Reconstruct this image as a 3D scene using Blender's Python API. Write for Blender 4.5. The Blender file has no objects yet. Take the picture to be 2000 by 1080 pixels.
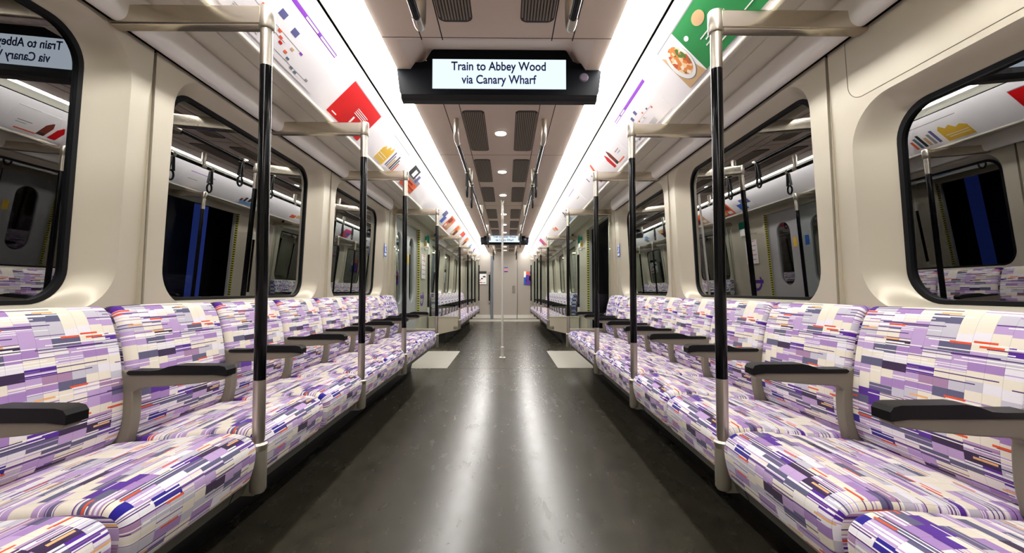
import bpy, bmesh, math, random
from mathutils import Vector, Matrix
from mathutils.geometry import tessellate_polygon
random.seed(7)
PI = math.pi
scene = bpy.context.scene
C = bpy.context.collection

# ------------------------------------------------------------------ camera
CX, CZ, FPX = 0.048, 0.92, 820.0
cam_d = bpy.data.cameras.new('camera')
cam_d.sensor_width = 36.0
cam_d.lens = 36.0 * FPX / 2000.0
cam_d.clip_start = 0.02
cam = bpy.data.objects.new('camera', cam_d)
C.objects.link(cam)
cam.location = (CX, 0, CZ)
cam.rotation_euler = (PI/2 + math.atan(28/FPX), 0, -math.atan(10.5/FPX))
scene.camera = cam

# ------------------------------------------------------------------ world, exposure
w = bpy.data.worlds.new('world'); scene.world = w; w.use_nodes = True
w.node_tree.nodes['Background'].inputs[0].default_value = (0.02, 0.03, 0.05, 1)
w.node_tree.nodes['Background'].inputs[1].default_value = 0.15
vs = scene.view_settings
scene.display_settings.display_device = 'sRGB'
vs.view_transform = 'Standard'; vs.look = 'None'; vs.gamma = 1.0; vs.use_curve_mapping = False
vs.exposure = 1.22
STRIP_W, SPOT_W, SCREEN_W = 15.5, 9.0, 0.50
Y0, Y1 = -1.3, 13.7           # ends of the carriage
scene.cycles.max_bounces = 10
scene.cycles.diffuse_bounces = 6
scene.cycles.glossy_bounces = 5
scene.cycles.transparent_max_bounces = 16
scene.cycles.sample_clamp_indirect = 6.0
scene.cycles.blur_glossy = 0.5
scene.cycles.use_denoising = True

# ------------------------------------------------------------------ materials
def srgb(r, g, b):
    f = lambda c: (c/255/12.92) if c/255 <= 0.04045 else ((c/255 + 0.055)/1.055)**2.4
    return (f(r), f(g), f(b), 1)

class NT:
    def __init__(s, m):
        m.use_nodes = True; s.t = m.node_tree; s.n = s.t.nodes; s.n.clear()
        s.out = s.n.new('ShaderNodeOutputMaterial')
    def new(s, typ, **kw):
        x = s.n.new(typ)
        for k, v in kw.items(): setattr(x, k, v)
        return x
    def put(s, sock, v):
        if isinstance(v, bpy.types.NodeSocket): s.t.links.new(v, sock)
        else: sock.default_value = v
    def math(s, op, a, b=0.0, c=0.0):
        x = s.n.new('ShaderNodeMath'); x.operation = op
        s.put(x.inputs[0], a); s.put(x.inputs[1], b); s.put(x.inputs[2], c)
        return x.outputs[0]
    def mix(s, fac, a, b):
        x = s.n.new('ShaderNodeMix'); x.data_type = 'RGBA'
        s.put(x.inputs[0], fac); s.put(x.inputs[6], a); s.put(x.inputs[7], b)
        return x.outputs[2]
    def ramp(s, fac, stops, const=True):
        x = s.n.new('ShaderNodeValToRGB'); cr = x.color_ramp
        cr.interpolation = 'CONSTANT' if const else 'LINEAR'
        while len(cr.elements) < len(stops): cr.elements.new(0.5)
        for e, (p, c) in zip(cr.elements, stops): e.position = p; e.color = c
        s.put(x.inputs[0], fac); return x.outputs[0]
    def bsdf(s, **kw):
        x = s.n.new('ShaderNodeBsdfPrincipled')
        for k, v in kw.items(): s.put(x.inputs[k.replace('_', ' ')], v)
        s.t.links.new(x.outputs[0], s.out.inputs[0]); return x
    def noise(s, scale, detail=3, coord='Object', stretch=None):
        tc = s.new('ShaderNodeTexCoord'); src = tc.outputs[coord]
        if stretch:
            mp = s.new('ShaderNodeMapping'); mp.inputs['Scale'].default_value = stretch
            s.t.links.new(src, mp.inputs[0]); src = mp.outputs[0]
        x = s.new('ShaderNodeTexNoise'); x.inputs['Scale'].default_value = scale; x.inputs['Detail'].default_value = detail
        s.t.links.new(src, x.inputs['Vector']); return x.outputs[0]

MATS = {}
def plain(name, col, rough=0.5, metal=0.0, bump=None, spec=0.5, coat=0.0, var=0.0):
    m = bpy.data.materials.new(name); t = NT(m)
    b = t.bsdf(Base_Color=col, Roughness=rough, Metallic=metal)
    b.inputs['Specular IOR Level'].default_value = spec
    b.inputs['Coat Weight'].default_value = coat
    if var:
        n = t.noise(3.0, 4)
        dk = tuple(c*(1-var) for c in col[:3]) + (1,)
        t.put(b.inputs['Base Color'], t.mix(n, dk, col))
    if bump:
        sc, st = bump
        bp = t.new('ShaderNodeBump'); bp.inputs['Strength'].default_value = st; bp.inputs['Distance'].default_value = 0.001
        t.put(bp.inputs['Height'], t.noise(sc, 2)); t.put(b.inputs['Normal'], bp.outputs[0])
    MATS[name] = m; return m
def emit(name, col, strength):
    m = bpy.data.materials.new(name); t = NT(m)
    e = t.new('ShaderNodeEmission'); e.inputs[0].default_value = col; e.inputs[1].default_value = strength
    t.t.links.new(e.outputs[0], t.out.inputs[0]); MATS[name] = m; return m

plain('panel', srgb(199, 191, 172), 0.36, metal=0.22, bump=(900, 0.10), var=0.05)
plain('panel_white', srgb(250, 248, 244), 0.26, var=0.02)
plain('soffit', srgb(222, 217, 202), 0.3, var=0.03)
plain('ceiling', srgb(226, 207, 190), 0.5, bump=(1200, 0.12), var=0.04)
plain('cove', srgb(178, 176, 164), 0.55)
plain('ad_panel', srgb(250, 246, 248), 0.3)
plain('bar', srgb(205, 196, 178), 0.30, metal=1.0, bump=(700, 0.05))
plain('steel', srgb(205, 198, 184), 0.34, metal=1.0)
plain('steel_light', srgb(225, 220, 212), 0.35, metal=0.35)
plain('black_sleeve', srgb(7, 8, 10), 0.12, spec=0.3)
plain('black', srgb(12, 13, 14), 0.45)
plain('black_gloss', srgb(4, 7, 13), 0.45, spec=0.12)
plain('rubber', srgb(8, 11, 16), 0.5, spec=0.2)
plain('gap', srgb(14, 14, 13), 0.8)
plain('arm_metal', srgb(122, 115, 100), 0.5, bump=(1500, 0.1))
plain('arm_pad', srgb(8, 8, 8), 0.45, spec=0.25)
plain('underframe', srgb(88, 86, 76), 0.55)
plain('plinth', srgb(22, 23, 22), 0.6)
plain('socket', srgb(128, 122, 108), 0.42, bump=(1200, 0.08))
plain('vent_dark', srgb(58, 52, 44), 0.6)
plain('vent_rib', srgb(140, 127, 112), 0.5)
plain('mat_light', srgb(176, 172, 160), 0.5, bump=(600, 0.2), var=0.08)
plain('endwall', srgb(168, 160, 150), 0.45, var=0.04)
plain('door_leaf', srgb(172, 170, 172), 0.35)
plain('tunnel', srgb(30, 32, 36), 0.8)
plain('navy', srgb(16, 26, 78), 0.5)
plain('blue', srgb(34, 92, 190), 0.4)
plain('sky_blue', srgb(120, 175, 225), 0.4)
plain('red', srgb(214, 14, 20), 0.35)
plain('orange', srgb(232, 96, 48), 0.4)
plain('yellow', srgb(232, 188, 60), 0.4)
plain('green', srgb(44, 142, 76), 0.35)
plain('white', srgb(248, 246, 244), 0.4)
plain('card', srgb(249, 245, 247), 0.32)
plain('grey', srgb(150, 148, 150), 0.5)
plain('lilac', srgb(134, 56, 184), 0.4)
plain('purple', srgb(86, 44, 150), 0.4)
plain('slate', srgb(96, 98, 150), 0.4)
plain('brown', srgb(120, 46, 28), 0.5)
plain('tan', srgb(214, 176, 128), 0.5)
plain('teal', srgb(84, 116, 130), 0.5)
plain('lens', srgb(88, 78, 92), 0.3)
plain('post', srgb(104, 112, 122), 0.4)
plain('dark', srgb(34, 32, 38), 0.5)
plain('magenta', srgb(214, 60, 120), 0.45)
emit('led', (1.0, 0.982, 0.955, 1), STRIP_W)
emit('spot', (1.0, 0.93, 0.84, 1), SPOT_W)
emit('screen', srgb(226, 240, 255), SCREEN_W)
emit('green_lamp', (0.02, 0.22, 0.13, 1), 0.15)
emit('blue_panel', (0.05, 0.09, 0.5, 1), 0.30)
emit('sign_glow', (0.5, 0.8, 0.9, 1), 0.03)  # faint glow added so the roundel shows on the unlit platform wall
plain('screen_ink', srgb(8, 44, 112), 0.6)

# brushed nickel look: stretched noise in the roughness
t = NT(MATS['bar']); nz = t.noise(60, 3, stretch=(0.15, 6, 6))
b = t.bsdf(Base_Color=srgb(208, 199, 182), Metallic=1.0, Roughness=t.math('MULTIPLY_ADD', nz, 0.16, 0.16))

# floor: dark speckled vinyl with scuffs
m = bpy.data.materials.new('floor_vinyl'); t = NT(m)
n1 = t.noise(1.6, 6); n2 = t.noise(11, 8); n3 = t.noise(420, 2)
base = t.mix(t.math('MULTIPLY_ADD', n2, 1.6, -0.3), srgb(42, 40, 33), srgb(64, 60, 49))
base = t.mix(t.math('MULTIPLY', t.math('GREATER_THAN', n3, 0.64), 0.25), base, srgb(112, 106, 96))
n4 = t.noise(26, 9, stretch=(1, 0.3, 1))
r = t.math('MULTIPLY_ADD', n4, 0.10, 0.18)
r = t.math('ADD', r, t.math('MULTIPLY', n1, 0.06))
bb = t.bsdf(Base_Color=base, Roughness=r); bb.inputs['Specular IOR Level'].default_value = 0.6
bp = t.new('ShaderNodeBump'); bp.inputs['Strength'].default_value = 0.03; bp.inputs['Distance'].default_value = 0.001
t.put(bp.inputs['Height'], t.noise(140, 3)); t.put(bb.inputs['Normal'], bp.outputs[0])
MATS['floor_vinyl'] = m

# window glass: tinted pane, mirror-like at grazing angles against the dark tunnel
def glass(name, ior, tint, base=0.0):
    m = bpy.data.materials.new(name); t = NT(m)
    fr = t.new('ShaderNodeFresnel'); fr.inputs[0].default_value = ior
    tr = t.new('ShaderNodeBsdfTransparent'); tr.inputs[0].default_value = tint
    gl = t.new('ShaderNodeBsdfGlossy'); gl.inputs['Roughness'].default_value = 0.0
    gl.inputs['Color'].default_value = (1, 1, 1, 1)
    mx = t.new('ShaderNodeMixShader')
    fac = t.math('MINIMUM', t.math('ADD', fr.outputs[0], base), 1.0)
    t.put(mx.inputs[0], fac)
    t.t.links.new(tr.outputs[0], mx.inputs[1]); t.t.links.new(gl.outputs[0], mx.inputs[2])
    t.t.links.new(mx.outputs[0], t.out.inputs[0]); MATS[name] = m
glass('window_glass', 2.2, (0.42, 0.48, 0.48, 1), 0.14)
glass('clear_glass', 1.25, (0.86, 0.90, 0.88, 1))

# woven seat cloth: staggered colour blocks, fine stripes and short accent bars (u along the row, v up the seat; metres)
def moquette(name, priority=False):
    m = bpy.data.materials.new(name); t = NT(m)
    uv = t.new('ShaderNodeUVMap'); sp = t.new('ShaderNodeSeparateXYZ'); t.t.links.new(uv.outputs[0], sp.inputs[0])
    U, V = sp.outputs[0], sp.outputs[1]
    def wn(a, b, seed):
        cb = t.new('ShaderNodeCombineXYZ'); t.put(cb.inputs[0], a); t.put(cb.inputs[1], b); cb.inputs[2].default_value = seed
        x = t.new('ShaderNodeTexWhiteNoise'); x.noise_dimensions = '3D'; t.t.links.new(cb.outputs[0], x.inputs['Vector']); return x.outputs['Value']
    fl = lambda x: t.math('FLOOR', x)
    W, Hh = 0.078, 0.0245
    row0 = fl(t.math('DIVIDE', V, Hh))
    # neighbouring columns are dropped by a share of a block
    colr = fl(t.math('DIVIDE', U, W))
    sh = t.math('MULTIPLY', wn(colr, 0.5, 3.0), 0.6)
    row = fl(t.math('ADD', t.math('DIVIDE', V, Hh), sh))
    half = t.math('MULTIPLY', t.math('GREATER_THAN', wn(row, 0.5, 8.0), 0.5), 0.5)
    col = fl(t.math('ADD', t.math('DIVIDE', U, W), half))
    v1 = wn(col, row, 1.0)
    cream, white, lil, lil2 = srgb(233, 225, 208), srgb(232, 228, 234), srgb(186, 158, 204), srgb(164, 130, 188)
    grey, mauve, purp, indigo, plum, slate = srgb(196, 192, 204), srgb(166, 130, 164), srgb(84, 34, 148), srgb(38, 26, 140), srgb(54, 34, 70), srgb(94, 92, 122)
    base = t.ramp(v1, [(0, cream), (0.24, white), (0.36, lil), (0.50, grey), (0.60, lil2), (0.70, slate), (0.79, purp), (0.865, plum), (0.925, mauve), (0.975, indigo)])
    # fine stripes inside the blocks
    frow = fl(t.math('DIVIDE', V, 0.0027)); f1 = wn(fl(t.math('ADD', t.math('DIVIDE', U, W*2), t.math('MULTIPLY', v1, 0.0))), frow, 5.0)
    fc = t.ramp(wn(col, frow, 6.0), [(0, white), (0.42, lil), (0.66, srgb(120, 92, 140)), (0.76, white), (0.9, cream)])
    stripy = t.math('MULTIPLY', t.math('GREATER_THAN', wn(col, row, 7.0), 0.60), t.math('GREATER_THAN', wn(col, frow, 9.0), 0.55))
    base = t.mix(stripy, base, fc)
    # white or dark threads that run over several blocks
    long_c = fl(t.math('DIVIDE', t.math('ADD', U, t.math('MULTIPLY', wn(frow, 0.5, 13.0), 0.3)), 0.19))
    lt = wn(long_c, frow, 12.0)
    base = t.mix(t.math('GREATER_THAN', lt, 0.925), base, srgb(246, 242, 240))
    base = t.mix(t.math('LESS_THAN', lt, 0.055), base, srgb(74, 42, 110))
    # accents
    ac = wn(fl(t.math('ADD', t.math('DIVIDE', U, 0.052), t.math('MULTIPLY', wn(fl(t.math('DIVIDE', V, 0.0055)), 0.5, 21.0), 1.0))), fl(t.math('DIVIDE', V, 0.0055)), 20.0)
    base = t.mix(t.math('GREATER_THAN', ac, 0.982), base, srgb(226, 84, 40))
    base = t.mix(t.math('LESS_THAN', ac, 0.007), base, srgb(232, 176, 120))
    # faint column stitching
    fu = t.math('FRACT', t.math('DIVIDE', U, W/2)); base = t.mix(t.math('MULTIPLY', t.math('LESS_THAN', fu, 0.03), 0.25), base, plum)
    if priority:
        d = t.math('ADD', t.math('POWER', t.math('ADD', t.math('FRACT', t.math('DIVIDE', U, 0.075)), -0.5), 2), t.math('POWER', t.math('ADD', t.math('FRACT', t.math('DIVIDE', V, 0.07)), -0.5), 2))
        base = t.mix(t.math('MULTIPLY', t.math('LESS_THAN', d, 0.05), 0.92), base, srgb(58, 64, 178))
    bs = t.bsdf(Base_Color=base, Roughness=0.85); bs.inputs['Specular IOR Level'].default_value = 0.25
    bs.inputs['Sheen Weight'].default_value = 0.15
    bp = t.new('ShaderNodeBump'); bp.inputs['Strength'].default_value = 0.25; bp.inputs['Distance'].default_value = 0.0015
    t.put(bp.inputs['Height'], t.noise(500, 2)); t.put(bs.inputs['Normal'], bp.outputs[0])
    MATS[name] = m
moquette('moquette'); moquette('moquette_priority', True)

# dotted yellow edge strip
m = bpy.data.materials.new('hazard'); t = NT(m)
tc = t.new('ShaderNodeTexCoord'); sp = t.new('ShaderNodeSeparateXYZ'); t.t.links.new(tc.outputs['Object'], sp.inputs[0])
f = t.math('GREATER_THAN', t.math('FRACT', t.math('DIVIDE', sp.outputs[2], 0.036)), 0.45)
t.bsdf(Base_Color=t.mix(f, srgb(26, 26, 20), srgb(214, 208, 60)), Roughness=0.5); MATS['hazard'] = m
# printed food: clustered pieces on a plate
m = bpy.data.materials.new('food_print'); t = NT(m)
vo = t.new('ShaderNodeTexVoronoi'); vo.inputs['Scale'].default_value = 48
tc = t.new('ShaderNodeTexCoord'); t.t.links.new(tc.outputs['Object'], vo.inputs['Vector'])
sx = t.new('ShaderNodeSeparateColor'); t.t.links.new(vo.outputs['Color'], sx.inputs[0])
t.bsdf(Base_Color=t.ramp(sx.outputs[0], [(0, srgb(232, 140, 70)), (0.3, srgb(246, 214, 170)), (0.55, srgb(206, 92, 44)), (0.75, srgb(250, 236, 214)), (0.93, srgb(90, 130, 60))]), Roughness=0.35); MATS['food_print'] = m

# ------------------------------------------------------------------ mesh helpers
def link(name, me, mat=None, parent=None, smooth=None):
    o = bpy.data.objects.new(name, me); C.objects.link(o)
    if mat: me.materials.append(MATS[mat])
    if parent: o.parent = parent
    if smooth is not None:
        for p in me.polygons: p.use_smooth = True
        if smooth < 179:
            me.set_sharp_from_angle(angle=math.radians(smooth))
    return o
class MB:
    def __init__(s): s.v = []; s.f = []; s.uv = None
    def add(s, vs_, fs_):
        n = len(s.v); s.v += [tuple(p) for p in vs_]; s.f += [tuple(i+n for i in f) for f in fs_]; return s
    def box(s, x0, x1, y0, y1, z0, z1, bev=0.0, seg=2):
        bm = bmesh.new(); bmesh.ops.create_cube(bm, size=1)
        for v in bm.verts: v.co = Vector(((x0+x1)/2 + v.co.x*(x1-x0), (y0+y1)/2 + v.co.y*(y1-y0), (z0+z1)/2 + v.co.z*(z1-z0)))
        if bev: bmesh.ops.bevel(bm, geom=bm.edges[:], offset=bev, segments=seg, profile=0.5, affect='EDGES')
        bm.verts.index_update(); s.add([v.co[:] for v in bm.verts], [[v.index for v in f.verts] for f in bm.faces]); bm.free(); return s
    def tube(s, pts, r, n=16, caps=True):
        rr = r if isinstance(r, (list, tuple)) else [r]*len(pts)
        P = [Vector(p) for p in pts]; rings = []
        up = None
        for i, p in enumerate(P):
            d = (P[min(i+1, len(P)-1)] - P[max(i-1, 0)]).normalized()
            if up is None: up = Vector((0, 0, 1)) if abs(d.z) < 0.9 else Vector((1, 0, 0))
            a = d.cross(up).normalized(); b2 = a.cross(d).normalized(); up = b2
            rings.append([p + (a*math.cos(2*PI*k/n) + b2*math.sin(2*PI*k/n))*rr[i] for k in range(n)])
        vs_ = [v for r_ in rings for v in r_]; fs = []
        for i in range(len(P)-1):
            for k in range(n): fs.append((i*n+k, i*n+(k+1) % n, (i+1)*n+(k+1) % n, (i+1)*n+k))
        if caps: fs.append(tuple(range(n))[::-1]); fs.append(tuple((len(P)-1)*n+k for k in range(n)))
        return s.add(vs_, fs)
    def lathe(s, prof, cx=0, cy=0, n=24):      # prof: (r, z) up the axis
        return s.tube([(cx, cy, z + 1e-5*i) for i, (r, z) in enumerate(prof)], [max(r, 1e-4) for r, z in prof], n)
    def prism(s, poly, fn, a, b):             # polygon (2d) extruded; fn(p, q, t) -> 3d
        n = len(poly); vs_ = [fn(p, q, a) for p, q in poly] + [fn(p, q, b) for p, q in poly]
        fs = [(i, (i+1) % n, n+(i+1) % n, n+i) for i in range(n)]
        tri = tessellate_polygon([[Vector((p, q, 0)) for p, q in poly]])
        fs += [tuple(t_) for t_ in tri] + [tuple(n+i for i in reversed(t_)) for t_ in tri]
        return s.add(vs_, fs)
    def sheet(s, prof, y0, y1, sx, ny=1):      # open profile (x, z) extruded along y
        n = len(prof); vs_ = []
        for j in range(ny+1):
            y = y0 + (y1-y0)*j/ny; vs_ += [(sx*x, y, z) for x, z in prof]
        return s.add(vs_, [(j*n+i, j*n+i+1, (j+1)*n+i+1, (j+1)*n+i) for j in range(ny) for i in range(n-1)])
    def build(s, name, mat, parent=None, smooth=None, fix=True):
        me = bpy.data.meshes.new(name); me.from_pydata(s.v, [], s.f); me.validate()
        if fix:
            bm = bmesh.new(); bm.from_mesh(me); bmesh.ops.recalc_face_normals(bm, faces=bm.faces[:]); bm.to_mesh(me); bm.free()
        return link(name, me, mat, parent, smooth)
def tag(o, label=None, cat=None, group=None, kind=None):
    if label: o['label'] = label
    if cat: o['category'] = cat
    if group: o['group'] = group
    if kind: o['kind'] = kind
    return o
def empty(name, loc=(0, 0, 0), rz=0.0, **kw):
    o = bpy.data.objects.new(name, None); o.empty_display_size = 0.05; C.objects.link(o)
    o.location = loc; o.rotation_euler = (0, 0, rz)
    return tag(o, **kw)
def copy_tree(o, parent=None):
    c = o.copy(); C.objects.link(c)
    if parent: c.parent = parent
    for ch in list(o.children): copy_tree(ch, c)
    return c
def catmull(P, closed=False, sub=4):
    out = []; n = len(P); rng = range(n if closed else n-1)
    for i in rng:
        g = (lambda k: P[k % n]) if closed else (lambda k: P[max(0, min(n-1, k))])
        p0, p1, p2, p3 = g(i-1), g(i), g(i+1), g(i+2)
        for k in range(sub):
            u = k/sub
            out.append(tuple(0.5*((2*b_) + (-a+c_)*u + (2*a-5*b_+4*c_-d)*u*u + (-a+3*b_-3*c_+d)*u**3) for a, b_, c_, d in zip(p0, p1, p2, p3)))
    if not closed: out.append(tuple(P[-1]))
    return out
def rrect(a0, a1, b0, b1, r, n=8):            # rounded rectangle, counter-clockwise
    out = []
    for (ca, cb, st) in ((a1-r, b0+r, -PI/2), (a1-r, b1-r, 0), (a0+r, b1-r, PI/2), (a0+r, b0+r, PI)):
        for k in range(n+1):
            th = st + PI/2*k/n; out.append((ca + r*math.cos(th), cb + r*math.sin(th)))
    return out
def text_mesh(body, size, depth=0.0005):
    cu = bpy.data.curves.new('t', 'FONT'); cu.body = body; cu.size = size; cu.align_x = 'CENTER'; cu.extrude = depth
    cu.offset = size*0.018
    o = bpy.data.objects.new('t', cu); C.objects.link(o); bpy.context.view_layer.update()
    me = bpy.data.meshes.new_from_object(o.evaluated_get(bpy.context.evaluated_depsgraph_get()))
    bpy.data.objects.remove(o); me.materials.clear(); return me
def nearest_word(side): return 'left' if side < 0 else 'right'

# ------------------------------------------------------------------ shell
def wall_x(z):                                # inner face of the side wall (half width)
    return 1.345 if z <= 0.85 else 1.345 - 0.045*(z-0.85)/0.99
WT = 1.84                                     # top of the wall panels
joints1 = [-0.02, 1.60, 3.22, 4.85]; joints2 = [7.54, 9.16, 10.78, 12.40]
def windows_of(s):
    W_ = []
    for base in (0.0, 7.56):
        W_.append([base+0.18, base+1.40, 0.885, 1.775]); W_.append([base+1.78, base+3.00, 0.885, 1.775]); W_.append([base+3.40, base+4.60, 0.885, 1.775])
    if s > 0: W_[0][3] = 1.53; W_[0][0] = 0.10
    return W_
REC = 0.078
def wall_panel(s, y0, y1, win, parent, hatch=False):
    g = 0.0065
    P3 = lambda y, z, dx=0.0: (s*(wall_x(z)+dx), y, z)
    outer = [(y0+g, 0.0), (y1-g, 0.0), (y1-g, 0.85), (y1-g, WT), (y0+g, WT), (y0+g, 0.85)]
    mb = MB()
    if not win:
        mb.add([P3(*p) for p in [(y0+g, 0), (y1-g, 0), (y1-g, 0.85), (y0+g, 0.85), (y1-g, WT), (y0+g, WT)]], [(0, 1, 2, 3), (3, 2, 4, 5)])
    else:
        a0, a1, b0, b1 = win
        N = 10
        o_l = rrect(a0-0.075, a1+0.11, b0-0.03, min(b1+0.06, WT-0.01), 0.16, N)
        i_l = rrect(a0-0.012, a1+0.012, b0-0.006, b1+0.012, 0.115, N)
        rect = [(y0+g, 0.85), (y1-g, 0.85), (y1-g, WT), (y0+g, WT)]
        loops = [[Vector((p[0], p[1], 0)) for p in rect], [Vector((p[0], p[1], 0)) for p in o_l]]
        flat = rect + o_l
        tri = tessellate_polygon(loops)
        mb.add([P3(*p) for p in flat], [tuple(t_) for t_ in tri])
        mb.add([P3(*p) for p in [(y0+g, 0), (y1-g, 0), (y1-g, 0.85), (y0+g, 0.85)]], [(0, 1, 2, 3)])
        ks = [0, .12, .25, .4, .55, .7, .82, .92, 1.0]
        rings = []
        for k in ks:
            dep = REC*(0.45*k + 0.55*(3*k*k-2*k**3)); lat = k
            rings.append([P3(o_[0]*(1-lat)+i_[0]*lat, o_[1]*(1-lat)+i_[1]*lat, dep) for o_, i_ in zip(o_l, i_l)])
        n = len(o_l); vs_ = [p for r_ in rings for p in r_]
        mb2 = MB().add(vs_, [(j*n+i, j*n+(i+1) % n, (j+1)*n+(i+1) % n, (j+1)*n+i) for j in range(len(ks)-1) for i in range(n)])
        mb2.build('window_surround', 'panel', parent, smooth=179)
    # returns at the joints
    for yy, d in ((y0+g, -1), (y1-g, 1)):
        mb.add([P3(yy, 0), P3(yy, WT), P3(yy + d*0.0, WT, 0.03), P3(yy + d*0.0, 0, 0.03)], [(0, 1, 2, 3)])
    o = mb.build('wall_panel', 'panel', parent)
    if hatch:
        m3 = MB(); pts = [P3(y, z, -0.0003) for y, z in [(0.0, 1.612), (1.0, 1.612), (1.45, 1.612)] + [(1.45+0.06*math.sin(q*PI/16), 1.672-0.06*math.cos(q*PI/16)) for q in range(1, 8)] + [(1.51, 1.672), (1.51, 1.835)]]
        m3.tube(pts, 0.0012, 6); m3.build('hatch_seam', 'arm_metal', parent)
    return o
wn_ = 0
for s in (-1, 1):
    wl = empty('wall_'+nearest_word(s), kind='structure', label='beige moulded %s side wall of the carriage' % nearest_word(s))
    W_ = windows_of(s)
    segs = [(Y0, -0.02, None)] + [(joints1[i], joints1[i+1], W_[i]) for i in range(3)] + [(4.85, 5.03, None), (6.45, 7.54, None)] \
        + [(joints2[i], joints2[i+1], W_[3+i]) for i in range(3)] + [(12.40, Y1, None)]
    for i, (a, b_, wi) in enumerate(segs):
        wall_panel(s, a, b_, wi, wl, hatch=(s > 0 and i == 1))
    gm = MB()
    for j in joints1 + joints2[:]: gm.box(min(s*1.29, s*1.375), max(s*1.29, s*1.375), j-0.012, j+0.012, 0, WT) if False else gm.add(
        [(s*(wall_x(z)+0.020), j+d, z) for z in (0, 0.85, WT) for d in (-0.02, 0.02)], [(0, 1, 3, 2), (2, 3, 5, 4)])
    gm.build('joint_seal', 'gap', wl)
    for i, (a0, a1, b0, b1) in enumerate(W_):
        wn_ += 1
        wo = empty('window_%d' % wn_, ((s*1.38), (a0+a1)/2, (b0+b1)/2), kind='structure')
        inv = Vector(wo.location)
        P3 = lambda y, z, dx: (s*(wall_x(z)+dx) - inv.x, y - inv.y, z - inv.z)
        lo = rrect(a0-0.014, a1+0.014, b0-0.008, b1+0.014, 0.117, 10); li = rrect(a0+0.006, a1-0.006, b0+0.006, b1-0.006, 0.105, 10); n = len(lo)
        vs_ = [P3(*p, REC-0.004) for p in lo] + [P3(*p, REC-0.007) for p in li] + [P3(*p, REC+0.008) for p in li]
        MB().add(vs_, [(k*n+i_, k*n+(i_+1) % n, (k+1)*n+(i_+1) % n, (k+1)*n+i_) for k in range(2) for i_ in range(n)]).build('window_gasket', 'rubber', wo, smooth=40)
        pl = rrect(a0, a1, b0, b1, 0.11, 10)
        MB().prism(pl, lambda y, z, d: P3(y, z, d), REC+0.004, REC+0.009).build('window_pane', 'window_glass', wo)

# floor
fl_ = MB().box(-1.40, 1.40, Y0, Y1, -0.05, 0.0).build('floor', 'floor_vinyl'); tag(fl_, kind='structure', label='dark grey polished vinyl floor')
fs_ = MB()
for yy in (1.1, 5.02, 6.46, 9.98, 12.6): fs_.box(-1.3, 1.3, yy-0.002, yy+0.002, 0.0, 0.0004)
fs_.build('floor_seam', 'gap', fl_)
tn = 0
for s in (-1, 1):
    for (a, b_) in ((5.03, 6.45),):
        tn += 1
        mb = MB().box(min(s*.66, s*1.35), max(s*.66, s*1.35), a, b_, 0.0, 0.0015)
        o = mb.build('trim_%d' % tn, 'mat_light'); tag(o, kind='structure', label='pale floor panel in front of the %s doors' % nearest_word(s))
        MB().box(min(s*1.27, s*1.34), max(s*1.27, s*1.34), a, b_, 0.0015, 0.003).build('threshold_strip', 'yellow', o)
MB().box(-1.3, 1.3, 12.62, 13.66, 0.0, 0.0012).build('trim_3', 'mat_light'); tag(bpy.data.objects['trim_3'], kind='structure', label='pale floor strip before the end wall')

# ceiling: flat middle, cove, advert slopes, soffit
ce = empty('ceiling', kind='structure', label='taupe ceiling with lit coves on both sides')
ZC = 2.185
PISY = (2.38, 9.94)
mb = MB(); xs = 0.577
cuts = [Y0]; 
for py in PISY: cuts += [py-0.30, py+0.20]
cuts += [Y1]
for k in range(0, len(cuts), 2): mb.add([(-xs, cuts[k], ZC), (xs, cuts[k], ZC), (xs, cuts[k+1], ZC), (-xs, cuts[k+1], ZC)], [(0, 1, 2, 3)])
for py in PISY:
    a, b_, r0, r1 = py-0.30, py+0.20, 0.50, 0.42
    for sx in (-1, 1): mb.add([(sx*xs, a, ZC), (sx*r0, a, ZC), (sx*r0, b_, ZC), (sx*xs, b_, ZC)], [(0, 1, 2, 3)])
    top = [(-r1, a+0.10, ZC+0.115), (r1, a+0.10, ZC+0.115), (r1, b_-0.02, ZC+0.115), (-r1, b_-0.02, ZC+0.115)]
    bot = [(-r0, a, ZC), (r0, a, ZC), (r0, b_, ZC), (-r0, b_, ZC)]
    mb.add(top+bot, [(0, 1, 2, 3)] + [(i, (i+1) % 4, 4+(i+1) % 4, 4+i) for i in range(4)])
mb.build('ceiling_panel', 'ceiling', ce)
lm = MB()
for sx in (-1, 1):
    for xx in (0.275, 0.38):
        for k in range(0, len(cuts), 2): lm.box(sx*xx-0.0025, sx*xx+0.0025, cuts[k], cuts[k+1], ZC-0.001, ZC+0.0005)
for yy in [2.42+7.56*k+o_ for k in (0, 1) for o_ in (-0.36, 3.78, 1.45)]:
    if yy < Y1: lm.box(-0.577, 0.577, yy-0.0015, yy+0.0015, ZC-0.001, ZC+0.0005)
lm.build('ceiling_seam', 'gap', ce)
cove_prof = catmull([(0.650, 2.208), (0.685, 2.203), (0.725, 2.188), (0.753, 2.163)], sub=4)
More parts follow.
